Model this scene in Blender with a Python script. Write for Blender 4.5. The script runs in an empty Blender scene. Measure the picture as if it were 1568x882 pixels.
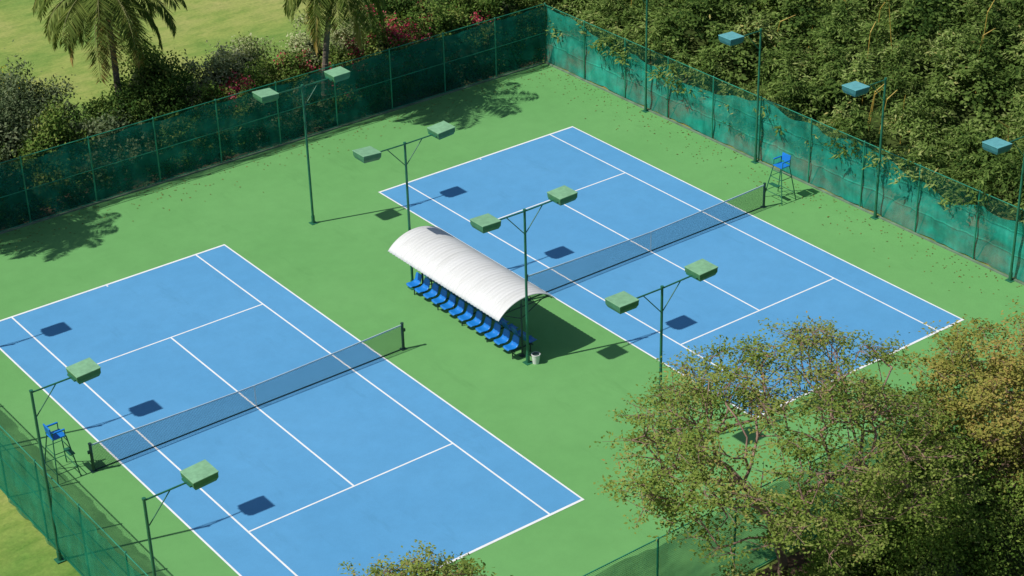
import bpy, numpy as np, math
from mathutils import Matrix, Vector
R=np.random.default_rng(7)
sc=bpy.context.scene
col=sc.collection
# ---------------------------------------------------------------- materials
def newmat(n):
    m=bpy.data.materials.new(n);m.use_nodes=True;nt=m.node_tree
    for x in list(nt.nodes): nt.nodes.remove(x)
    out=nt.nodes.new('ShaderNodeOutputMaterial')
    return m,nt,out
def N(nt,t,**k):
    n=nt.nodes.new(t)
    for a,b in k.items():
        if a in n.inputs: n.inputs[a].default_value=b
        else: setattr(n,a,b)
    return n
def noise(nt,scale,detail=4,rough=.6,vec=None,coord='Object',stretch=None):
    tc=N(nt,'ShaderNodeTexCoord');n=N(nt,'ShaderNodeTexNoise');n.inputs['Scale'].default_value=scale
    n.inputs['Detail'].default_value=detail;n.inputs['Roughness'].default_value=rough
    src=tc.outputs[coord]
    if stretch:
        mp=N(nt,'ShaderNodeMapping');mp.inputs['Scale'].default_value=stretch
        nt.links.new(src,mp.inputs[0]);src=mp.outputs[0]
    nt.links.new(src,n.inputs['Vector']);return n.outputs['Fac']
def ramp(nt,fac,stops):
    r=N(nt,'ShaderNodeValToRGB');e=r.color_ramp.elements
    while len(e)<len(stops): e.new(.5)
    for i,(p,c) in enumerate(stops):
        e[i].position=p;e[i].color=(*c,1) if len(c)==3 else c
    nt.links.new(fac,r.inputs[0]);return r.outputs[0]
def mixc(nt,f,a,b,mode='MIX'):
    m=N(nt,'ShaderNodeMix',data_type='RGBA',blend_type=mode)
    for s,i in ((f,0),(a,6),(b,7)):
        if isinstance(s,(int,float)): m.inputs[i].default_value=s
        elif isinstance(s,tuple): m.inputs[i].default_value=(*s,1)
        else: nt.links.new(s,m.inputs[i])
    return m.outputs[2]
def paint(n,c,rough=.5,var=.12,scale=3,metal=0,bump=0):
    m,nt,out=newmat(n);b=N(nt,'ShaderNodeBsdfPrincipled')
    f=noise(nt,scale,3)
    c=np.array(c);cc=ramp(nt,f,[(.3,tuple(c*(1-var))),(.7,tuple(np.minimum(c*(1+var),.95)))])
    nt.links.new(cc,b.inputs['Base Color']);b.inputs['Roughness'].default_value=rough;b.inputs['Metallic'].default_value=metal
    if bump:
        bp=N(nt,'ShaderNodeBump');bp.inputs['Strength'].default_value=bump;nt.links.new(noise(nt,scale*12),bp.inputs['Height']);nt.links.new(bp.outputs[0],b.inputs['Normal'])
    nt.links.new(b.outputs[0],out.inputs[0]);return m
def courtmat(n,c,c2):
    m,nt,out=newmat(n);b=N(nt,'ShaderNodeBsdfPrincipled')
    a=ramp(nt,noise(nt,.16,4,.55),[(.3,c),(.7,c2)])
    g=ramp(nt,noise(nt,1.1,5,.7),[(.25,(.92,.92,.92)),(.6,(1,1,1)),(.8,(1.05,1.05,1.05))])
    s=ramp(nt,noise(nt,40,2,.7),[(.3,(.93,.93,.93)),(.7,(1.05,1.05,1.05))])
    st=ramp(nt,noise(nt,.7,4,.75,stretch=(1,.25,1)),[(.28,(.90,.91,.90)),(.42,(1,1,1))])
    x=mixc(nt,1.0,a,g,'MULTIPLY');x=mixc(nt,1.0,x,s,'MULTIPLY');x=mixc(nt,1.0,x,st,'MULTIPLY')
    nt.links.new(x,b.inputs['Base Color']);b.inputs['Roughness'].default_value=.8;b.inputs['Specular IOR Level'].default_value=.15
    nt.links.new(b.outputs[0],out.inputs[0]);return m
def leafmat(n,stops,trans=.25):
    m,nt,out=newmat(n)
    at=N(nt,'ShaderNodeAttribute',attribute_name='rnd')
    c=ramp(nt,at.outputs['Fac'],stops)
    d=N(nt,'ShaderNodeBsdfDiffuse');t=N(nt,'ShaderNodeBsdfTranslucent')
    nt.links.new(c,d.inputs[0]);nt.links.new(mixc(nt,1.0,c,(1.1,1.2,.6),'MULTIPLY'),t.inputs[0])
    m1=N(nt,'ShaderNodeMixShader');m1.inputs[0].default_value=trans;nt.links.new(d.outputs[0],m1.inputs[1]);nt.links.new(t.outputs[0],m1.inputs[2])
    nt.links.new(m1.outputs[0],out.inputs[0]);return m
def clothmat(n,c1,c2,open_lo,open_hi,trans=.3,seams=True,osc=.55):
    m,nt,out=newmat(n)
    f=noise(nt,.9,4,.7)
    c=ramp(nt,f,[(.3,c1),(.7,c2)])
    st=ramp(nt,noise(nt,2.0,3,.6,stretch=(1,1,.2)),[(.3,(.70,.70,.70)),(.7,(1.25,1.25,1.25))])
    c=mixc(nt,1.0,c,st,'MULTIPLY')
    if seams:
        tc=N(nt,'ShaderNodeTexCoord');sp=N(nt,'ShaderNodeSeparateXYZ');nt.links.new(tc.outputs['Object'],sp.inputs[0])
        a=N(nt,'ShaderNodeMath',operation='MULTIPLY');nt.links.new(sp.outputs[2],a.inputs[0]);a.inputs[1].default_value=1/.98
        b=N(nt,'ShaderNodeMath',operation='FRACT');nt.links.new(a.outputs[0],b.inputs[0])
        sm=ramp(nt,b.outputs[0],[(.0,(1.35,1.35,1.3)),(.05,(1.3,1.3,1.3)),(.07,(1,1,1)),(.93,(1,1,1)),(.96,(.7,.7,.7))])
        c=mixc(nt,1.0,c,sm,'MULTIPLY')
    d=N(nt,'ShaderNodeBsdfDiffuse');t=N(nt,'ShaderNodeBsdfTranslucent');tr=N(nt,'ShaderNodeBsdfTransparent')
    nt.links.new(c,d.inputs[0]);nt.links.new(c,t.inputs[0])
    m1=N(nt,'ShaderNodeMixShader');m1.inputs[0].default_value=trans;nt.links.new(d.outputs[0],m1.inputs[1]);nt.links.new(t.outputs[0],m1.inputs[2])
    o=N(nt,'ShaderNodeMapRange');o.inputs['From Min'].default_value=.40;o.inputs['From Max'].default_value=.60
    o.inputs['To Min'].default_value=open_lo;o.inputs['To Max'].default_value=open_hi
    nt.links.new(noise(nt,osc,4,.65,stretch=(1,1,1.8)),o.inputs['Value'])
    m2=N(nt,'ShaderNodeMixShader');nt.links.new(o.outputs[0],m2.inputs[0]);nt.links.new(m1.outputs[0],m2.inputs[1]);nt.links.new(tr.outputs[0],m2.inputs[2])
    nt.links.new(m2.outputs[0],out.inputs[0]);return m
def gridmat(n,c,pitch,wire,axis):
    m,nt,out=newmat(n)
    tc=N(nt,'ShaderNodeTexCoord');sp=N(nt,'ShaderNodeSeparateXYZ');nt.links.new(tc.outputs['Object'],sp.inputs[0])
    def M(op,a,b=None):
        x=N(nt,'ShaderNodeMath',operation=op)
        for i,s in enumerate((a,b)):
            if s is None: continue
            if isinstance(s,(int,float)): x.inputs[i].default_value=s
            else: nt.links.new(s,x.inputs[i])
        return x.outputs[0]
    h=sp.outputs[axis];v=sp.outputs[2]
    a=M('LESS_THAN',M('FRACT',M('DIVIDE',M('ADD',h,v),pitch)),wire)
    b=M('LESS_THAN',M('FRACT',M('DIVIDE',M('SUBTRACT',h,v),pitch)),wire)
    f=M('MAXIMUM',a,b)
    d=N(nt,'ShaderNodeBsdfDiffuse');d.inputs[0].default_value=(*c,1);tr=N(nt,'ShaderNodeBsdfTransparent')
    mx=N(nt,'ShaderNodeMixShader');nt.links.new(f,mx.inputs[0]);nt.links.new(tr.outputs[0],mx.inputs[1]);nt.links.new(d.outputs[0],mx.inputs[2])
    nt.links.new(mx.outputs[0],out.inputs[0]);return m
# ---------------------------------------------------------------- mesh helpers
def link(o,parent=None):
    col.objects.link(o)
    if parent: o.parent=parent
    return o
def empty(n,loc=(0,0,0)):
    e=bpy.data.objects.new(n,None);e.empty_display_size=.3;e.location=loc;col.objects.link(e);return e
def npmesh(name,V,F,mat,parent=None,rnd=None,smooth=False):
    V=np.asarray(V,np.float32);F=np.asarray(F,np.int32);k=F.shape[1]
    me=bpy.data.meshes.new(name);me.vertices.add(len(V));me.vertices.foreach_set('co',V.ravel())
    me.loops.add(F.size);me.loops.foreach_set('vertex_index',F.ravel())
    me.polygons.add(len(F));me.polygons.foreach_set('loop_start',np.arange(0,F.size,k,dtype=np.int32))
    me.polygons.foreach_set('loop_total',np.full(len(F),k,np.int32))
    if smooth: me.polygons.foreach_set('use_smooth',np.ones(len(F),bool))
    me.update(calc_edges=True)
    if rnd is not None:
        a=me.attributes.new('rnd','FLOAT','POINT');a.data.foreach_set('value',np.asarray(rnd,np.float32))
    me.materials.append(mat)
    return link(bpy.data.objects.new(name,me),parent)
class MB:
    def __init__(s): s.v=[];s.f=[]
    def add(s,V,F):
        o=len(s.v);s.v+= [tuple(map(float,x)) for x in V];s.f+=[tuple(i+o for i in f) for f in F]
    def box(s,c,d,rot=None):
        c=np.array(c,float);h=np.array(d,float)/2
        P=np.array([[x,y,z] for x in(-1,1) for y in(-1,1) for z in(-1,1)])*h
        if rot is not None: P=P@np.array(rot).T
        s.add(P+c,[(0,1,3,2),(4,6,7,5),(0,4,5,1),(2,3,7,6),(0,2,6,4),(1,5,7,3)])
    def tube(s,a,b,r,r2=None,n=8):
        a=np.array(a,float);b=np.array(b,float);r2=r if r2 is None else r2
        d=b-a;d/=np.linalg.norm(d);x=np.cross(d,[0,0,1] if abs(d[2])<.9 else [1,0,0]);x/=np.linalg.norm(x);y=np.cross(d,x)
        t=np.arange(n)*2*math.pi/n;ring=np.outer(np.cos(t),x)+np.outer(np.sin(t),y)
        V=np.vstack([a+ring*r,b+ring*r2])
        s.add(V,[(i,(i+1)%n,n+(i+1)%n,n+i) for i in range(n)]+[tuple(range(n))[::-1],tuple(range(n,2*n))])
    def obj(s,name,mat,parent=None,bevel=0,smooth=False):
        me=bpy.data.meshes.new(name);me.from_pydata(s.v,[],s.f);me.update();me.materials.append(mat)
        if smooth:
            for p in me.polygons: p.use_smooth=True
        o=link(bpy.data.objects.new(name,me),parent)
        if bevel:
            b=o.modifiers.new('bevel','BEVEL');b.width=bevel;b.segments=2;b.limit_method='ANGLE'
        return o
def sheet(name,rects,z,mat,parent=None):
    m=MB()
    for x0,y0,x1,y1 in rects: m.add([(x0,y0,z),(x1,y0,z),(x1,y1,z),(x0,y1,z)],[(0,1,2,3)])
    return m.obj(name,mat,parent)
def unit(a): return a/(np.linalg.norm(a,axis=-1,keepdims=True)+1e-9)
def leafquads(C,D,L,W,rng,nrm=None,fold=.15):
    n=len(C);D=unit(D)
    if nrm is None: nrm=rng.normal(size=(n,3))
    S=unit(np.cross(D,nrm));Nn=np.cross(S,D)
    L=np.broadcast_to(np.asarray(L,float).reshape(-1,1),(n,1));W=np.broadcast_to(np.asarray(W,float).reshape(-1,1),(n,1))
    mid=C+D*L*.45
    V=np.stack([C,mid+S*W/2+Nn*W*fold,C+D*L,mid-S*W/2+Nn*W*fold],1).reshape(-1,3)
    F=np.arange(n*4).reshape(n,4)
    return V,F
def tone(C,s=1.,a=.12):
    x,y,z=C[:,0]*s,C[:,1]*s,C[:,2]*s
    return a*(np.sin(1.7*x+.9*y+1.1*z)+np.sin(2.3*y-1.3*x+.7)+.7*np.sin(3.1*z+1.9*x-y)+.6*np.sin(4.3*x+3.7*y))
# ---------------------------------------------------------------- palette
M_green=courtmat('court_green_acrylic',(.136,.358,.112),(.156,.388,.128))
M_blue=courtmat('court_blue_acrylic',(.094,.318,.572),(.110,.345,.605))
M_line=paint('white_line_paint',(.80,.82,.82),.7,.06,2)
M_pole=paint('green_pole_paint',(.02,.14,.075),.45,.25,2)
M_pole2=paint('green_fence_paint',(.02,.22,.13),.45,.25,2)
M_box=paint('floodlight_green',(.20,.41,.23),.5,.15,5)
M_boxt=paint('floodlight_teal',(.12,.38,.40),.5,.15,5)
M_boxs=paint('floodlight_side_shade',(.06,.20,.09),.5,.15,5)  # darker green puts the shade of the side faces into the paint
M_boxst=paint('floodlight_side_teal_shade',(.04,.17,.17),.5,.15,5)  # same painted-in side shade for the teal housings
M_glass=paint('floodlight_glass',(.25,.27,.27),.15,.05,3)
M_seat=paint('blue_plastic',(.012,.19,.60),.35,.1,3)
M_dark=paint('dark_steel',(.03,.06,.05),.5,.2,3)
M_white=paint('white_plastic',(.75,.75,.72),.4,.08,3)
M_post=paint('net_post_dark',(.015,.05,.04),.4,.2,3)
M_conc=paint('concrete_kerb',(.15,.22,.15),.9,.3,2)
# ---------------------------------------------------------------- ground
def groundmat():
    m,nt,out=newmat('lawn_grass');b=N(nt,'ShaderNodeBsdfPrincipled')
    a=ramp(nt,noise(nt,.13,4,.6),[(.35,(.15,.27,.045)),(.52,(.28,.34,.075)),(.68,(.38,.37,.12))])
    g=ramp(nt,noise(nt,6,5,.8),[(.3,(.72,.76,.7)),(.7,(1.15,1.15,1.1))])
    g2=ramp(nt,noise(nt,.6,5,.7,stretch=(1,2.5,1)),[(.35,(.66,.80,.62)),(.55,(1,1,1))])
    nt.links.new(mixc(nt,1.0,mixc(nt,1.0,a,g,'MULTIPLY'),g2,'MULTIPLY'),b.inputs['Base Color']);b.inputs['Roughness'].default_value=.95
    bp=N(nt,'ShaderNodeBump');bp.inputs['Strength'].default_value=.5;nt.links.new(noise(nt,25,2),bp.inputs['Height']);nt.links.new(bp.outputs[0],b.inputs['Normal'])
    nt.links.new(b.outputs[0],out.inputs[0]);return m
sheet('ground_lawn',[(-600,-600,600,600)],-.02,groundmat())
M_soil=paint('soil_bed',(.09,.055,.032),.95,.4,1.5,bump=.6)
sheet('soil_bed',[(-30,19.2,28.1,25.5),(1,-40,40,-18.3)],-.014,M_soil)
X0,X1,Y0,Y1=-9.35,28.15,-18.15,18.95
sheet('court_surround',[(X0,Y0,X1,Y1)],.0,M_green)
CX=18.69
for i,cx in enumerate((0,CX)):
    e=empty('tennis_court',(cx,0,0))
    sheet('playing_surface',[(-5.485,-11.885,5.485,11.885)],.004,M_blue,e)
    w=.065;b=.10;h=[]
    for s in (-1,1):
        x=s*5.485;h.append((min(x,x-s*w),-11.885+b,max(x,x-s*w),11.885-b))
        y=s*11.885;h.append((-5.485,min(y,y-s*b),5.485,max(y,y-s*b)))
        x=s*4.115;h.append((min(x,x-s*w),-11.785,max(x,x-s*w),11.785))
        h.append((-4.05,s*6.4-w/2,4.05,s*6.4+w/2))
        y=s*11.785;h.append((-.03,min(y,y-s*.12),.03,max(y,y-s*.12)))
    h.append((-w/2,-6.4+w/2,w/2,6.4-w/2))
    sheet('court_lines',h,.008,M_line,e)
# ---------------------------------------------------------------- nets
M_net=gridmat('net_cord',(.02,.04,.05),.062,.20,0)
M_tape=paint('net_tape',(.50,.60,.66),.7,.1)
for cx in (0,CX):
    e=empty('tennis_net',(cx,0,0))
    m=MB()
    for s in(-1,1):
        m.tube((s*6.4,0,0),(s*6.4,0,1.10),.055,n=12);m.tube((s*6.4,0,1.10),(s*6.4,0,1.13),.065,n=12);m.box((s*6.4,0,.012),(.22,.22,.015))
        m.box((s*6.46,0,.8),(.12,.05,.12))
    m.obj('posts',M_post,e)
    n=48;xs=np.linspace(-6.35,6.35,n+1);zt=.915+.155*(np.abs(xs)/6.35)**1.3
    yy=.02*np.sin(xs*1.7)
    V=[];F=[]
    for i,x in enumerate(xs):
        for k in range(5): V.append((x,yy[i]*(1-k/4)*k,.03+(zt[i]-.06-.03)*k/4))
    for i in range(n):
        for k in range(4):
            a=i*5+k;F.append((a,a+5,a+6,a+1))
    npmesh('netting',V,F,M_net,e)
    m=MB()
    for i in range(n):
        m.add([(xs[i],-.012,zt[i]-.055),(xs[i+1],-.012,zt[i+1]-.055),(xs[i+1],-.012,zt[i+1]),(xs[i],-.012,zt[i]),
               (xs[i],.012,zt[i]-.055),(xs[i+1],.012,zt[i+1]-.055),(xs[i+1],.012,zt[i+1]),(xs[i],.012,zt[i])],[(0,1,2,3),(5,4,7,6),(3,2,6,7),(1,0,4,5)])
    m.obj('top_tape',M_tape,e)
    m=MB();m.box((0,-.016,.47),(.05,.006,.9));m.obj('centre_strap',M_white,e)
    m=MB();m.box((0,0,.03),(12.7,.03,.03));m.obj('bottom_cord',M_post,e)
# ---------------------------------------------------------------- light poles
def light_pole(x,y,sides,teal=False,arm=1.72):
    e=empty('floodlight_pole',(x,y,0));H=6.3
    m=MB();m.tube((0,0,0),(0,0,H),.055,.045,n=12);m.box((0,0,.012),(.3,.3,.02));m.tube((0,0,H),(0,0,H+.05),.06,n=12)
    m.tube((0,0,.02),(0,0,.35),.075,n=12)
    for s in sides:
        m.tube((0,0,H-.03),(s*(arm-.39),0,H-.03+.02),.028);m.tube((0,0,H-.95),(s*.8,0,H-.04),.018)
        m.box((s*(arm-.42),0,H-.02),(.06,.5,.05))
    m.obj('post_and_arms',M_pole,e)
    for s in sides:
        t=math.radians(-3*s+R.uniform(-2,2));rot=[[math.cos(t),0,math.sin(t)],[0,1,0],[-math.sin(t),0,math.cos(t)]]
        c=np.array((s*arm,0,H+.02));a,b,h=.40,.38,.15
        m=MB();m.box(c+np.array([0,0,h]),(2*a+.02,2*b+.02,.03),rot)
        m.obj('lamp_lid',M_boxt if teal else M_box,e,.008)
        P=[]
        for sc_,z in [(1.0,h-.016),(.98,-h*.2),(.84,-h)]: P+=[(-a*sc_,-b*sc_,z),(a*sc_,-b*sc_,z),(a*sc_,b*sc_,z),(-a*sc_,b*sc_,z)]
        P=np.array(P)@np.array(rot).T+c
        F=[(8,11,10,9),(0,1,2,3)]
        for q in range(2): F+=[(4*(q+1)+i,4*(q+1)+(i+1)%4,4*q+(i+1)%4,4*q+i) for i in range(4)]
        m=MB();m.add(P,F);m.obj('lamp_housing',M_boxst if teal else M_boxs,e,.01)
        m=MB();m.box(c+np.array([0,0,-h-.012]),(.60,.54,.02),rot);m.obj('lamp_glass',M_glass,e)
    return e
for y in (11.15,3.72,-3.78,-11.15): light_pole(9.4,y,(-1,1))
for y in (11.2,3.85,-3.9,-11.15): light_pole(-9.52,y,(1,),arm=1.75)
for y in (11.0,3.5,-3.75,-10.95): light_pole(27.95,y,(-1,),True,1.75)
# ---------------------------------------------------------------- shelter
e=empty('seating_shelter',(9.55,0,0))
ny,nx=300,22;V=[];ys=np.linspace(-3.62,3.55,ny+1)
for j,y in enumerate(ys):
    wv=.014*math.sin(2*math.pi*y/.19)
    for i in range(nx+1):
        a=-1+2*i/nx;th=a*.95
        V.append((math.sin(th)/math.sin(.95)*1.33,y,2.12+.58*(math.cos(th)-math.cos(.95))/(1-math.cos(.95))+wv))
F=[(j*(nx+1)+i,j*(nx+1)+i+1,(j+1)*(nx+1)+i+1,(j+1)*(nx+1)+i) for j in range(ny) for i in range(nx)]
mr,nt,out=newmat('white_roof_sheet');b=N(nt,'ShaderNodeBsdfPrincipled')
tc=N(nt,'ShaderNodeTexCoord');sp=N(nt,'ShaderNodeSeparateXYZ');nt.links.new(tc.outputs['Object'],sp.inputs[0])
a_=N(nt,'ShaderNodeMath',operation='MULTIPLY');nt.links.new(sp.outputs[1],a_.inputs[0]);a_.inputs[1].default_value=1/.76
f_=N(nt,'ShaderNodeMath',operation='FRACT');nt.links.new(a_.outputs[0],f_.inputs[0])
cc=ramp(nt,f_.outputs[0],[(0,(.60,.61,.60)),(.03,(.61,.62,.61)),(.045,(.68,.69,.68)),(1,(.66,.67,.66))])
dt=ramp(nt,noise(nt,1.3,5,.7,stretch=(.4,2.5,1)),[(.3,(.89,.89,.87)),(.6,(1,1,1))])
nt.links.new(mixc(nt,1.0,cc,dt,'MULTIPLY'),b.inputs['Base Color']);b.inputs['Roughness'].default_value=.5;nt.links.new(b.outputs[0],out.inputs[0])
o=npmesh('curved_roof',V,F,mr,e,smooth=True);s=o.modifiers.new('thick','SOLIDIFY');s.thickness=.02;s.offset=-1
m=MB()
for y in (-3.25,-1.1,1.1,3.2):
    m.tube((0,y,0),(0,y,2.2),.04);m.box((0,y,.012),(.2,.2,.02))
    pr=None
    for i in range(13):
        a=-1+2*i/12;th=a*.95;p=(math.sin(th)/math.sin(.95)*1.28,y,2.06+.58*(math.cos(th)-math.cos(.95))/(1-math.cos(.95)))
        if pr: m.tube(pr,p,.022,n=6)
        pr=p
    m.tube((-1.25,y,2.09),(1.25,y,2.09),.022,n=6);m.tube((0,y,2.09),(0,y,2.62),.022,n=6)
    for s in(-1,1): m.tube((0,y,1.6),(s*.95,y,2.08),.02,n=6);m.tube((s*.6,y,2.09),(s*.3,y,2.56),.015,n=6)
for xx in (-1.24,-.65,0,.65,1.24):
    zz=2.04+.58*(math.cos(math.asin(min(1,abs(xx)/1.33*math.sin(.95))))-math.cos(.95))/(1-math.cos(.95))
    m.tube((xx,-3.5,zz),(xx,3.45,zz),.018,n=6)
m.tube((-.42,-3.35,.36),(-.42,3.35,.36),.03);m.tube((.42,-3.35,.36),(.42,3.35,.36),.03)
for y in (-3.2,-1.6,0,1.6,3.2):
    m.box((0,y,.34),(1.0,.05,.04));m.tube((-.42,y,0),(-.42,y,.34),.025);m.tube((.42,y,0),(.42,y,.34),.025)
m.obj('frame',M_dark,e)
m=MB()
pf=[(.20,-.03),(.21,.0),(.12,.0),(0,-.02),(-.12,-.01),(-.19,.03),(-.235,.12),(-.27,.25),(-.30,.36),(-.31,.40)]
w=[.17,.19,.205,.21,.21,.205,.20,.195,.18,.14]
for s in(-1,1):
    for k in range(12):
        y0=-3.12+k*.575;V=[]
        for (u,z),ww in zip(pf,w):
            for q in(-1,-.6,0,.6,1):
                V.append((s*(.45+u),y0+q*ww,.47+z+(.035*(abs(q)>.9) if u>-.2 else 0)))
        nq=5
        m.add(V,[(i*nq+j,i*nq+j+1,(i+1)*nq+j+1,(i+1)*nq+j) for i in range(len(pf)-1) for j in range(nq-1)])
o=m.obj('bucket_seats',M_seat,e,smooth=True);s=o.modifiers.new('t','SOLIDIFY');s.thickness=.018
# ---------------------------------------------------------------- bin
e=empty('waste_bin',(9.62,-3.98,0));m=MB();m.tube((0,0,0),(0,0,.36),.12,.16,n=20);m.obj('body',M_white,e)
m=MB();m.tube((0,0,.36),(0,0,.39),.17,.17,n=20);m.obj('rim',M_white,e);m=MB();m.tube((0,0,.391),(0,0,.394),.14,n=20);m.obj('opening_shade',M_dark,e)  # flat dark disc on top stands in for the shaded hollow
# ---------------------------------------------------------------- umpire chairs
def umpire(x,y,face):
    e=empty('umpire_chair',(x,y,0));e.rotation_euler=(0,0,face)
    m=MB();H=1.55
    for sx in(-1,1):
        for sy in(-1,1):
            m.tube((sx*.42,sy*.55,0),(sx*.24,sy*.24,H),.022)
    for z in(.35,.7,1.05,1.35):
        t=z/H;a=.42+(.24-.42)*t;b=.55+(.24-.55)*t
        m.tube((a,-b,z),(a,b,z),.016,n=6)
        if z in(.35,1.05):
            m.tube((-a,-b,z),(a,-b,z),.014,n=6);m.tube((-a,b,z),(a,b,z),.014,n=6);m.tube((-a,-b,z),(-a,b,z),.014,n=6)
    for s in(-1,1):
        m.tube((-.24,s*.27,H),(-.24,s*.27,H+.3),.018,n=6);m.tube((-.26,s*.27,H+.27),(.2,s*.27,H+.27),.018,n=6);m.tube((.2,s*.27,H),(.2,s*.27,H+.27),.018,n=6)
    m.box((.36,0,.75),(.2,.5,.03))
    m.obj('frame',M_pole,e)
    m=MB();m.box((0,0,H+.02),(.5,.52,.05));m.box((-.27,0,H+.30),(.05,.5,.34),[[math.cos(.15),0,-math.sin(.15)],[0,1,0],[math.sin(.15),0,math.cos(.15)]])
    for s in(-1,1): m.box((0,s*.27,H+.30),(.44,.07,.03))
    m.obj('seat',M_seat,e,.015)
umpire(26.2,.15,math.pi);umpire(-7.3,.55,0)
# ---------------------------------------------------------------- fences
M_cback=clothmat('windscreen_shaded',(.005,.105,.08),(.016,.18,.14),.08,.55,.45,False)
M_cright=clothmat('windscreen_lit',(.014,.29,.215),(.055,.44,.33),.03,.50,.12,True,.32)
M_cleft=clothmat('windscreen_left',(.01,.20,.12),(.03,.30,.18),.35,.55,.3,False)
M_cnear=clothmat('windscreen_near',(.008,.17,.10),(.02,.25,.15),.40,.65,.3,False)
M_chx=gridmat('chain_link_x',(.02,.15,.09),.075,.10,0);M_chy=gridmat('chain_link_y',(.02,.15,.09),.075,.10,1)
def fence(name,p0,p1,H,cloth,chain,rails,sagf,out,spacing=3.12,seed=1,pm=M_pole2,chz=.02):
    rng=np.random.default_rng(seed)
    e=empty(name,(0,0,0));p0=np.array([*p0,0.]);p1=np.array([*p1,0.]);L=np.linalg.norm(p1-p0);d=(p1-p0)/L;out=np.array([*out,0.])
    n=int(round(L/spacing));m=MB()
    for i in range(n+1):
        p=p0+d*L*i/n;m.tube(p,p+[0,0,H],.034);m.tube(p+[0,0,H],p+[0,0,H+.04],.045,.02)
    for z in rails: m.tube(p0+[0,0,z],p1+[0,0,z],.02)
    m.obj('posts_and_rails',pm,e)
    nu=int(L/.2);nv=14;U=np.linspace(0,L,nu+1)
    ph=rng.uniform(0,6,12);V=[]
    for u in U:
        top=sagf(u,ph);bow=abs(math.sin(math.pi*u/(L/n)))
        for k in range(nv+1):
            t=k/nv;z=.05+(top-.05)*t
            o=.06+.07*bow*math.sin(math.pi*t)+.045*math.sin(u*2.1+ph[0]+2*t)+.035*math.sin(u*6.3+ph[1]+3*t)+.03*math.sin(z*5+u*1.1+ph[2])+.02*math.sin(u*11+ph[6]+z*2)
            V.append(p0+d*u+out*max(o,.035)+[0,0,z])
    F=[(i*(nv+1)+k,(i+1)*(nv+1)+k,(i+1)*(nv+1)+k+1,i*(nv+1)+k+1) for i in range(nu) for k in range(nv)]
    npmesh('windscreen_cloth',V,F,cloth,e,smooth=True)
    q=MB();a=p0-out*.001;b=p1-out*.001;q.add([a+[0,0,chz],b+[0,0,chz],b+[0,0,H],a+[0,0,H]],[(0,1,2,3)]);q.obj('chain_link',chain,e)
    return e
def sag_small(u,ph): return 2.98+.06*math.sin(u*2.0+ph[3])-.05*abs(math.sin(u*1.0))
def sag_right(u,ph):
    return 2.62+.30*math.sin(u*.33+ph[3])+.17*math.sin(u*.9+ph[4])+.09*math.sin(u*2.7+ph[5])-.12*abs(math.sin(u*1.007))
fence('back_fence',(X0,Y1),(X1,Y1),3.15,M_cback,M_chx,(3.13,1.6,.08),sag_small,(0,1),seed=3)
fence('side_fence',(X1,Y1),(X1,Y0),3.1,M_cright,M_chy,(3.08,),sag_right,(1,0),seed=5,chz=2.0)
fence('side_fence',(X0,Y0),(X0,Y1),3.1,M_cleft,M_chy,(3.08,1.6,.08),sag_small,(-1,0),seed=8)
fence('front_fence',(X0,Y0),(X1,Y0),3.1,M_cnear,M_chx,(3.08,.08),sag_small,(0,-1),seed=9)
m=MB();m.box((X1-.06,(Y0+Y1)/2,.03),(.10,Y1-Y0,.06));m.box(((X0+X1)/2-.1,Y1-.06,.03),(X1-X0-.2,.10,.06));m.obj('court_kerb',M_conc)
# leaf litter blown against the fences
n=900;q=np.abs(R.normal(size=n))*1.1
sidep=R.random(n)<.5
C=np.where(sidep[:,None],np.stack([X1-.2-q,R.uniform(Y0,Y1,n),np.full(n,.012)],1),np.stack([R.uniform(X0+.3,X1-.3,n),Y1-.2-q,np.full(n,.012)],1))
D=R.normal(size=(n,3));D[:,2]=.05
V,F=leafquads(C,D,R.uniform(.06,.13,n),.05,R,R.normal(size=(n,3))*.15+[0,0,1.])
V[:,2]=np.maximum(V[:,2],.006)
npmesh('leaf_litter',V,F,leafmat('dry_leaves',[(0,(.10,.06,.02)),(.6,(.25,.17,.05)),(1,(.14,.20,.04))],.1),None,np.repeat(R.random(n),4))
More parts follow.
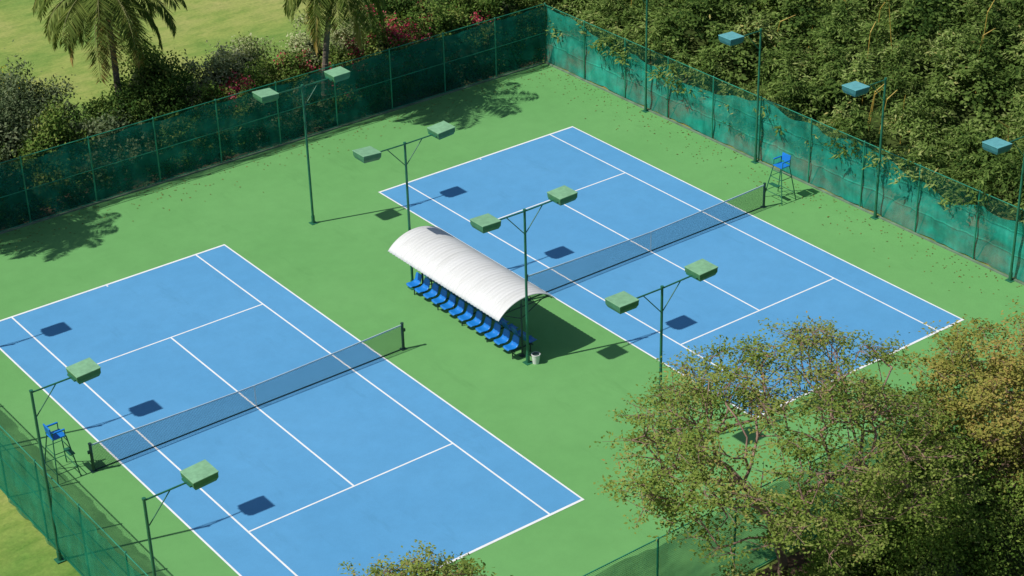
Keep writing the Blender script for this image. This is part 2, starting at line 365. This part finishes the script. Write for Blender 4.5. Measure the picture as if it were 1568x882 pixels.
# ---------------------------------------------------------------- vegetation
def tube_mesh(P,Q,ra,rb,n=5):
    d=unit(Q-P);ref=np.where(np.abs(d[:,2:3])<.9,np.array([[0,0,1.]]),np.array([[1.,0,0]]));x=unit(np.cross(d,ref));y=np.cross(d,x)
    t=np.arange(n)*2*math.pi/n
    ring=np.cos(t)[None,:,None]*x[:,None]+np.sin(t)[None,:,None]*y[:,None]
    V=np.concatenate([P[:,None]+ring*ra[:,None,None],Q[:,None]+ring*rb[:,None,None]],1).reshape(-1,3)
    b=(np.arange(len(P))*2*n)[:,None,None];i=np.arange(n)
    F=np.stack([i,(i+1)%n,n+(i+1)%n,n+i],1)[None]+b
    return V,F.reshape(-1,4)
def tree(name,base,stems,cen,rad,ntip,leaves_per,leafL,leafW,lmat,bmat,seed,tipR=.42,flat=.45,shell=.35,rtip=.010,extra=.45,low=-.55):
    rng=np.random.default_rng(seed);base=np.array(base,float);cen=np.array(cen,float);rad=np.array(rad,float)
    e=empty(name,tuple(base));
    nodes=[np.zeros(3)];par=[-1]
    for k in range(1,4): nodes.append(np.array([rng.normal()*.05,rng.normal()*.05,stems*k/3]));par.append(len(nodes)-2)
    ld=unit(rng.normal(size=(12,3)));la=rng.uniform(-.34,.20,12)
    T=[]
    while len(T)<ntip:
        d=unit(rng.normal(size=3));
        if d[2]<low: continue
        r=(shell+(1-shell)*rng.random()**.6)
        k=1+sum(la*np.exp(-((1-ld@d)/.16)))
        T.append(cen-base+d*rad*r*k)
    T=np.array(T);o=np.argsort(np.linalg.norm((T-nodes[-1])/1,axis=1));T=T[o]
    plen=[0,.1,.2,.3]
    for t in T:
        A=np.array(nodes[3:]);dd=np.linalg.norm(A-t,axis=1)
        below=np.maximum(0,A[:,2]-t[2]+.1)
        cost=dd+.33*np.array(plen[3:])+1.2*below
        i=int(np.argmin(cost))+3;p=nodes[i];L=np.linalg.norm(t-p)
        ns=max(1,int(L/.5));last=i;bow=np.array([0,0,.12*L])+rng.normal(size=3)*.06*L
        for s in range(1,ns+1):
            u=s/ns;q=p+(t-p)*u+bow*math.sin(math.pi*u)*(.9)+ (rng.normal(size=3)*.05 if s<ns else 0)
            nodes.append(q);par.append(last);plen.append(plen[last]+L/ns);last=len(nodes)-1
    nd=np.array(nodes);par=np.array(par);n=len(nd);kids=np.zeros(n,int)
    for i in range(1,n): kids[par[i]]+=1
    r2=np.where(kids==0,rtip**2.3,0.)
    for i in range(n-1,0,-1): r2[par[i]]+=r2[i]
    r=r2**(1/2.3);r[0]*=1.25
    i=np.arange(1,n);V,F=tube_mesh(nd[par[i]],nd[i],np.minimum(r[par[i]],r[i]*1.35),r[i],6)
    npmesh('trunk_and_limbs',V,F,bmat,e,smooth=True)
    tips=nd[kids==0]
    thin=nd[(kids>0)&(r<rtip*2.6)];
    if len(thin): tips=np.vstack([tips,thin[rng.random(len(thin))<extra]])
    K=len(tips);w=rng.uniform(.4,1.5,K)
    cnt=(leaves_per*w).astype(int);idx=np.repeat(np.arange(K),cnt);n=len(idx)
    sub=rng.normal(size=(K,6,3))*tipR*.75;sub[...,2]*=flat
    C=tips[idx]+sub[idx,rng.integers(0,6,n)]+rng.normal(size=(n,3))*tipR*np.array([.36,.36,.36*flat+.03])
    D=rng.normal(size=(n,3));D[:,2]=D[:,2]*.5-.1
    outw=unit((tips-(cen-base))/rad)[idx]
    nr=rng.normal(size=(n,3))*.4+np.array([-.1,0,1.])+outw*.5
    V,F=leafquads(C,D,leafL*rng.uniform(.6,1.3,n),leafW*rng.uniform(.7,1.3,n),rng,nr)
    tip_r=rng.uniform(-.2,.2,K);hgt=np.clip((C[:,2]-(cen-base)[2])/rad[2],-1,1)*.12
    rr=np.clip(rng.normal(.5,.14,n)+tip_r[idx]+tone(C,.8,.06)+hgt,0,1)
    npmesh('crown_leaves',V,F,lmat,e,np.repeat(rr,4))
    tw=sub.reshape(-1,3)+np.repeat(tips,6,0);pp=np.repeat(tips,6,0)
    V,F=tube_mesh(pp,tw,np.full(len(tw),rtip*.7),np.full(len(tw),rtip*.35),3);npmesh('twigs',V,F,bmat,e)
    return e
M_bark=paint('bark_brown',(.27,.17,.13),.9,.3,4,bump=.5)
M_lf_tree=leafmat('tree_leaves',[(0,(.06,.105,.018)),(.3,(.145,.215,.04)),(.65,(.24,.31,.068)),(.92,(.34,.36,.12)),(1,(.38,.29,.10))],.28)
M_lf_or=leafmat('autumn_olive_leaves',[(0,(.09,.12,.025)),(.4,(.24,.26,.055)),(.75,(.37,.33,.09)),(1,(.43,.28,.10))],.25)
M_lf_gr=leafmat('bush_leaves',[(0,(.04,.09,.015)),(.4,(.12,.21,.035)),(.8,(.24,.32,.07)),(1,(.33,.35,.12))],.25)
tree('feathery_tree',(6.1,-20.4,0),1.6,(6.0,-19.9,5.6),(4.9,4.4,2.8),440,125,.12,.065,M_lf_tree,M_bark,15,tipR=.48,flat=.22,shell=.42,rtip=.016,extra=.35,low=-.25)
tree('olive_tree',(15.0,-21.4,0),2.2,(15.4,-21.4,4.35),(4.3,3.4,2.8),300,170,.13,.075,M_lf_or,M_bark,12,tipR=.46,flat=.4,shell=.25)
tree('leafy_tree',(11.4,-21.6,0),1.6,(11.4,-21.6,2.9),(2.7,2.2,2.0),220,190,.12,.07,M_lf_gr,M_bark,13,tipR=.42,flat=.4,shell=.2)
tree('feathery_tree',(-7.4,-21.6,0),4.8,(-7.4,-21.4,7.65),(2.2,1.7,1.45),110,120,.11,.06,M_lf_tree,M_bark,14,tipR=.34,flat=.3,shell=.25)
M_core=paint('shade_core_coconut',(.03,.05,.014),1,.4,3)  # dark green carries the shade inside shrubs; coconuts share it
def shrub(name,cen,rad,nsub,per,L,W,lmat,seed,core=True,flowers=None,lob=.35):
    rng=np.random.default_rng(seed);cen=np.array(cen,float);rad=np.array(rad,float)
    e=empty(name,tuple(cen))
    d=unit(rng.normal(size=(nsub,3)));d[:,2]=np.abs(d[:,2])*1.0-.15
    lo=1+lob*np.sin(d[:,:1]*5+seed)*np.cos(d[:,1:2]*4+seed*2)
    C0=d*rad*lo*rng.uniform(.72,1.08,(nsub,1))
    idx=np.repeat(np.arange(nsub),per);n=len(idx);sr=min(rad[0],rad[1])*.18
    C=C0[idx]+rng.normal(size=(n,3))*sr*[1,1,.8];D=unit(d[idx])*.4+rng.normal(size=(n,3))*.7
    nr=d[idx]*.8+rng.normal(size=(n,3))*.32+[0,0,.5]
    V,F=leafquads(C,D,L*rng.uniform(.6,1.3,n),W*rng.uniform(.7,1.3,n),rng,nr)
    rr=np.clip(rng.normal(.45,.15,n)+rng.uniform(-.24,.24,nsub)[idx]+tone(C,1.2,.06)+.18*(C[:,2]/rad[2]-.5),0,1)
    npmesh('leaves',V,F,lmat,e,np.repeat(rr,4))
    if flowers:
        fm,fr=flowers;dens=tone(C0*.9+seed,1.,1.)+rng.normal(size=nsub)*.5;k=np.argsort(-dens)[:max(1,int(nsub*fr))];idx=np.repeat(k,int(per*.75));n=len(idx)
        C=C0[idx]*1.10+rng.normal(size=(n,3))*sr*.9
        V,F=leafquads(C,rng.normal(size=(n,3)),.11*rng.uniform(.6,1.3,n),.10*rng.uniform(.6,1.3,n),rng,d[idx]+rng.normal(size=(n,3))*.5);npmesh('blossoms',V,F,fm,e,np.repeat(rng.random(n),4))
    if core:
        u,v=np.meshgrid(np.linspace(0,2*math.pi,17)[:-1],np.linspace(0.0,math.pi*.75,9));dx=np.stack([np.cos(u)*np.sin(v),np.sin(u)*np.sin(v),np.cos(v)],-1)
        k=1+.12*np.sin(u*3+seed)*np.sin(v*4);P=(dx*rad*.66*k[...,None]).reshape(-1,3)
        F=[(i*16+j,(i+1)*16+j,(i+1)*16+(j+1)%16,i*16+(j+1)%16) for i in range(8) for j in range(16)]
        npmesh('shade_core',P,F,M_core,e,smooth=True)  # dark filler core, stands in for shade between the leaves
    return e
M_sh_dark=leafmat('shrub_dark',[(0,(.015,.04,.01)),(.5,(.055,.11,.025)),(1,(.15,.21,.05))],.2)
M_sh_grey=leafmat('shrub_grey',[(0,(.05,.08,.035)),(.5,(.13,.18,.085)),(1,(.25,.29,.16))],.2)
M_sh_var=leafmat('shrub_variegated',[(0,(.16,.22,.08)),(.5,(.36,.41,.19)),(1,(.60,.60,.38))],.2)
M_sh_mid=leafmat('shrub_mid',[(0,(.05,.10,.02)),(.5,(.13,.22,.045)),(1,(.28,.31,.09))],.2)
M_fl_red=leafmat('bougainvillea',[(0,(.38,.015,.06)),(.6,(.62,.07,.15)),(1,(.75,.24,.26))],.3)
M_fl_yel=leafmat('yellow_flowers',[(0,(.65,.48,.01)),(1,(.85,.72,.02))],.3)
sd=100
for x,y,rx,ry,rz,mt,fl in [(-6,23,2.6,2,3.0,M_sh_dark,None),(-2.2,23,2.4,2,3.4,M_sh_mid,None),(.6,24.2,2.6,2.0,4.3,M_sh_grey,None),(3.4,26.5,2.2,1.8,3.6,M_sh_grey,None),(2.8,22.2,2.0,1.5,3.1,M_sh_mid,None),(-1,21,1.8,1.1,2.6,M_sh_grey,None),
      (6.2,22.9,2.0,1.4,3.3,M_sh_dark,None),(5.0,21.8,1.7,1.2,2.7,M_sh_grey,None),(8.2,22.0,1.9,1.3,3.5,M_sh_dark,None),(9.6,26.2,1.8,1.5,3.9,M_sh_mid,None),(10.3,21.2,1.5,1.1,2.6,M_sh_mid,None),
      (25.5,23.8,2.6,2.0,4.6,M_sh_dark,(M_fl_red,.10)),(28.8,25,2.7,2.2,4.6,M_sh_mid,None),(22.6,21.5,2.0,1.4,3.6,M_sh_mid,(M_fl_red,.22)),(25.0,21.0,1.8,1.2,3.9,M_sh_mid,(M_fl_red,.10)),(27.3,21.0,1.7,1.3,4.1,M_sh_dark,None),(23.5,26,2.0,1.6,3.4,M_sh_dark,None),(31.5,27,2.5,2,3.6,M_sh_mid,None)]:
    sd+=1;shrub('garden_shrub',(x,y,0),(rx,ry,rz),int(85*rx),75,.17,.10,mt,sd,flowers=fl)
for x,y,rx,ry,rz,fr in [(12.4,21.6,1.8,1.2,2.9,.45),(14.9,22.0,1.5,1.1,2.9,.18),(17.7,21.3,1.6,1.1,3.0,.35),(20.2,21.6,1.6,1.1,3.4,.25)]:
    sd+=1;shrub('bougainvillea_bush',(x,y,0),(rx,ry,rz),150,75,.14,.09,M_sh_mid,sd,flowers=(M_fl_red,fr))
for x,y,rx,ry,rz in [(14.2,24.6,2.0,1.3,3.3),(17.2,23.8,1.9,1.2,3.4),(20.0,24.0,1.6,1.1,3.2),(12.0,24.2,1.5,1.1,2.9)]:
    sd+=1;shrub('variegated_shrub',(x,y,0),(rx,ry,rz),150,70,.15,.09,M_sh_var,sd)
sd+=1;shrub('yellow_flower_bed',(3.0,33.5,0),(2.6,2.2,.8),110,50,.16,.10,M_sh_mid,sd,flowers=(M_fl_yel,.6))
for x in np.arange(-3,27,2.2):
    sd+=1;shrub('climbing_plant',(x+R.uniform(-.5,.5),20.0,0),(1.2,.55,1.6+R.uniform(0,.9)),45,50,.16,.10,M_sh_mid if R.random()<.6 else M_sh_grey,sd,core=False)
# foreground bushes, lower right
for x,y,rx,ry,rz,mt in [(1.3,-21.0,1.5,1.1,3.0,M_lf_gr),(3.6,-21.2,1.6,1.1,3.1,M_lf_tree),(6.3,-21.8,1.6,1.2,3.0,M_lf_gr),(8.7,-21.2,1.6,1.2,3.4,M_lf_gr),(10.9,-19.9,1.5,1.1,3.1,M_lf_tree),(13.2,-20.4,1.9,1.4,3.4,M_lf_gr),(5.0,-23.4,2.2,1.6,3.8,M_lf_tree),(9.0,-23.6,2.4,1.6,4.0,M_lf_gr),(13.0,-23.6,2.2,1.6,4.1,M_lf_gr),(1.6,-23.6,1.8,1.4,4.6,M_lf_tree)]:
    sd+=1;shrub('leafy_bush',(x,y,0),(rx,ry,rz),230,80,.12,.07,mt,sd,lob=.4)
# palms
M_palm=leafmat('palm_leaflets',[(0,(.05,.08,.02)),(.3,(.09,.14,.03)),(.7,(.17,.22,.05)),(.85,(.30,.28,.08)),(1,(.38,.28,.09))],.25)
M_ptr=paint('palm_trunk',(.16,.13,.10),.95,.3,5,bump=.6)
M_pst=paint('palm_stem',(.22,.22,.07),.6,.2)
def palm(base,top,nf,FL,seed):
    rng=np.random.default_rng(seed);base=np.array(base,float);top=np.array(top,float)-base
    e=empty('palm_tree',tuple(base));m=MB();n=24;pr=None
    for i in range(n+1):
        t=i/n;p=np.array([top[0]*t**1.6,top[1]*t**1.6,top[2]*t]);r=.17-.06*t+.05*max(0,1-t*6)
        if pr is not None: m.tube(pr[0],p,pr[1],r*1.0,n=10);m.tube(p-[0,0,.03],p,r*1.12,r*1.0,n=10)
        pr=(p,r)
    m.obj('trunk',M_ptr,e)
    Cs=[];Ds=[];Ls=[];Ws=[];Rn=[];P=[];Q=[];ra=[];rb=[];Nr=[]
    for f in range(nf):
        az=f*2.39996+rng.uniform(-.2,.2);el=math.radians(72-118*(f/nf)**.9+rng.uniform(-8,8));L=FL*rng.uniform(.85,1.1)
        h=np.array([math.cos(az),math.sin(az),0]);p=top.copy();ns=16;el_=el
        side=np.array([-h[1],h[0],0]);tw=rng.uniform(-.3,.3);dry=f>nf*.82
        for s in range(ns):
            t=s/ns;el_-=math.radians(3.2+5.0*t)*(1.1 if el>0 else .8);el_=max(el_,-1.5)
            d=h*math.cos(el_)+np.array([0,0,math.sin(el_)]);q=p+d*L/ns
            P.append(p);Q.append(q);ra.append(.035*(1-t)+.007);rb.append(.035*(1-t-1/ns)+.007)
            if s>=2:
                for k in range(5):
                    pt=p+(q-p)*(k/5)
                    for sg in(-1,1):
                        Cs.append(pt);Ds.append(side*sg*(.9+tw*sg)+d*.5+np.array([0,0,-.35-.45*rng.random()])+rng.normal(size=3)*.08)
                        Ls.append(.95*math.sin(math.pi*(.12+.8*t))*rng.uniform(.85,1.1)*FL/3.3);Ws.append(.065);Nr.append(np.array([0,0,1.])+rng.normal(size=3)*.25)
                        Rn.append(np.clip(.42+.5*(rng.random()-.5)+(.45 if dry else 0)+.15*t,0,1))
            p=q
    V,F=tube_mesh(np.array(P),np.array(Q),np.array(ra),np.array(rb),4)
    npmesh('frond_stems',V,F,M_pst,e)
    V,F=leafquads(np.array(Cs),np.array(Ds),np.array(Ls),np.array(Ws),rng,np.array(Nr));npmesh('frond_leaflets',V,F,M_palm,e,np.repeat(Rn,4))
    m=MB()
    for k in range(8):
        a=k*.785;m.tube(top+[.16*math.cos(a),.16*math.sin(a),-.25],top+[.2*math.cos(a),.2*math.sin(a),-.45],.09,.07,n=8)
    m.obj('coconuts',M_core,e)
palm((7.5,24.9,0),(7.4,24.7,7.4),34,4.1,21)
palm((15.8,20.3,0),(16.5,19.6,7.5),32,3.8,22)
palm((-6.0,21.0,0),(-5.2,19.2,8.0),28,3.0,23)
palm((41,5.5,0),(41,5.3,6.8),22,2.6,24)
# bamboo
rng=np.random.default_rng(77)
BR=[(0,(.035,.075,.018)),(.35,(.11,.18,.04)),(.65,(.22,.31,.08)),(.88,(.34,.40,.15)),(1,(.45,.40,.14))]
M_bam=leafmat('bamboo_leaves',BR,.28)
e=empty('bamboo_thicket')
Vs=[];Fs=[];Rs=[];off=0
gx=[];
for yy in np.arange(-19,25.5,1.7):
    for xx in np.arange(29.2,49,1.85):
        gx.append((xx+rng.uniform(-.5,.6),yy+rng.uniform(-.6,.6)))
def canopy(x,y): 
    return 3.1+min(2.2,(x-29)*.22)+.6*math.sin(x*.55+y*.31)+.55*math.sin(y*.63-x*.2+1)
for cx,cy in gx:
    near=cx<30.6
    if not near and rng.random()<.05: continue
    h=canopy(cx,cy)+rng.uniform(-.8,.9);Rr=rng.uniform(1.2,2.0)
    if near: h=min(h,3.9)+rng.uniform(-.7,.3)
    broad=rng.random()<.16 and not near
    M=42;az=rng.uniform(0,2*math.pi,M);rho=np.sqrt(rng.random(M));tipp=np.stack([np.cos(az)*rho*Rr,np.sin(az)*rho*Rr,h*(1-.38*rho**2)+rng.normal(size=M)*.25],1)
    rad=np.stack([np.cos(az),np.sin(az),.15-.75*rho],1);k=30
    idx=np.repeat(np.arange(M),k);n=len(idx);t=rng.random(n)
    arc=tipp[idx]-rad[idx]*((1-t)[:,None]*.85)*np.array([1,1,.7])
    C=arc+rng.normal(size=(n,3))*[.12,.12,.08]+[cx,cy,0]
    D=rad[idx]*.4+rng.normal(size=(n,3))*[.75,.75,.35]+[0,0,-.12]
    nr=rng.normal(size=(n,3))*.35+np.stack([np.cos(az)*rho*.6,np.sin(az)*rho*.6,np.ones(M)],1)[idx]
    keep=~((C[:,0]<28.35)&(C[:,2]<2.0+.5*math.sin(cy*1.3)))
    pr=rng.uniform(-.2,.2,M)
    rr=np.clip(rng.normal(.45,.14,n)+pr[idx]+rng.uniform(-.2,.18)-(.1 if broad else 0)+tone(C,.5,.05)+.22*(t-.6),0,1)
    C,D,nr,rr=C[keep],D[keep],nr[keep],rr[keep];n=len(C)
    V,F=leafquads(C,D,(.22 if broad else .27)*rng.uniform(.6,1.3,n),(.14 if broad else .075)*rng.uniform(.7,1.4,n),rng,nr,.1)
    Vs.append(V);Fs.append(F+off);Rs.append(np.repeat(rr,4));off+=len(V)
npmesh('bamboo_foliage',np.vstack(Vs),np.vstack(Fs),M_bam,e,np.concatenate(Rs))
P=[];Q=[]
for k in range(60):
    x=rng.uniform(30.5,47);y=rng.uniform(-16,23);h=canopy(x,y)+rng.uniform(-.5,1.0);l=rng.normal(size=2)*.3
    a=np.array([x,y,1.]);b=np.array([x+l[0],y+l[1],h]);c=b+np.array([l[0]*1.2,l[1]*1.2,.4]);P+=[a,b];Q+=[b,c]
V,F=tube_mesh(np.array(P),np.array(Q),np.full(len(P),.03),np.full(len(P),.016),6)
npmesh('culms',V,F,paint('yellow_bamboo',(.45,.32,.06),.5,.3,3),e)
# hillside: soil bank, its colour darkened under the bamboo to paint in shade
nx,ny=50,100;xs=np.concatenate([[28.32],np.linspace(28.6,52,nx)]);ys=np.linspace(-22,27,ny+1);V=[]
for x in xs:
    for y in ys:
        t=min(1,max(0,(x-28.4)/2.5));z=(0 if x<28.4 else (.6+1.2*t+min(1,(x-30)*.08 if x>30 else 0))+.15*math.sin(y*1.3+x)+.1*math.sin(y*3.1))
        V.append((x,y,z if x<51.5 else -.1))
F=[(i*(ny+1)+k,(i+1)*(ny+1)+k,(i+1)*(ny+1)+k+1,i*(ny+1)+k+1) for i in range(len(xs)-1) for k in range(ny)]
mh,nt,out=newmat('hillside_soil_shade');b=N(nt,'ShaderNodeBsdfDiffuse')
tc=N(nt,'ShaderNodeTexCoord');sp=N(nt,'ShaderNodeSeparateXYZ');nt.links.new(tc.outputs['Object'],sp.inputs[0])
mp=N(nt,'ShaderNodeMapRange');mp.inputs['From Min'].default_value=28.6;mp.inputs['From Max'].default_value=30.2;nt.links.new(sp.outputs[0],mp.inputs['Value'])
br=ramp(nt,noise(nt,1.2,4),[(.3,(.15,.08,.045)),(.7,(.34,.20,.13))]);gr=ramp(nt,noise(nt,1.5,4),[(.3,(.03,.05,.015)),(.7,(.08,.11,.03))])  # brown soil by the fence; dark green stands in for shade below canopy
nt.links.new(mixc(nt,mp.outputs[0],br,gr),b.inputs[0]);nt.links.new(b.outputs[0],out.inputs[0])
npmesh('hillside',V,F,mh,smooth=True)
# ---------------------------------------------------------------- light, world, camera
s=bpy.data.lights.new('sun','SUN');s.energy=4.1;s.angle=math.radians(.53);s.color=(1,.955,.885)
so=bpy.data.objects.new('sun',s);so.rotation_euler=Vector((4.5,-1.35,-6.2)).to_track_quat('-Z','Y').to_euler();col.objects.link(so)
w=bpy.data.worlds.new('World');sc.world=w;w.use_nodes=True;nt=w.node_tree;bg=nt.nodes['Background']
sk=nt.nodes.new('ShaderNodeTexSky');sk.sky_type='NISHITA';sk.sun_disc=False;sk.sun_elevation=math.radians(53);sk.sun_rotation=math.radians(-73.3)
nt.links.new(sk.outputs[0],bg.inputs[0]);bg.inputs[1].default_value=.078
cam=bpy.data.cameras.new('camera');co=bpy.data.objects.new('camera',cam);col.objects.link(co);sc.camera=co
yaw,pit,roll=.6389,-.5026,-.0266
f=Vector((math.sin(yaw)*math.cos(pit),math.cos(yaw)*math.cos(pit),math.sin(pit)));r=f.cross(Vector((0,0,1))).normalized();u=r.cross(f)
r2=math.cos(roll)*r+math.sin(roll)*u;u2=-math.sin(roll)*r+math.cos(roll)*u
co.matrix_world=Matrix(((r2.x,u2.x,-f.x,-26.896),(r2.y,u2.y,-f.y,-51.7735),(r2.z,u2.z,-f.z,36.2529),(0,0,0,1)))
cam.sensor_width=36;cam.lens=36*2899.81/1568;cam.clip_end=2000;cam.clip_start=.5
sc.view_settings.view_transform='Standard';sc.view_settings.look='None';sc.view_settings.exposure=0
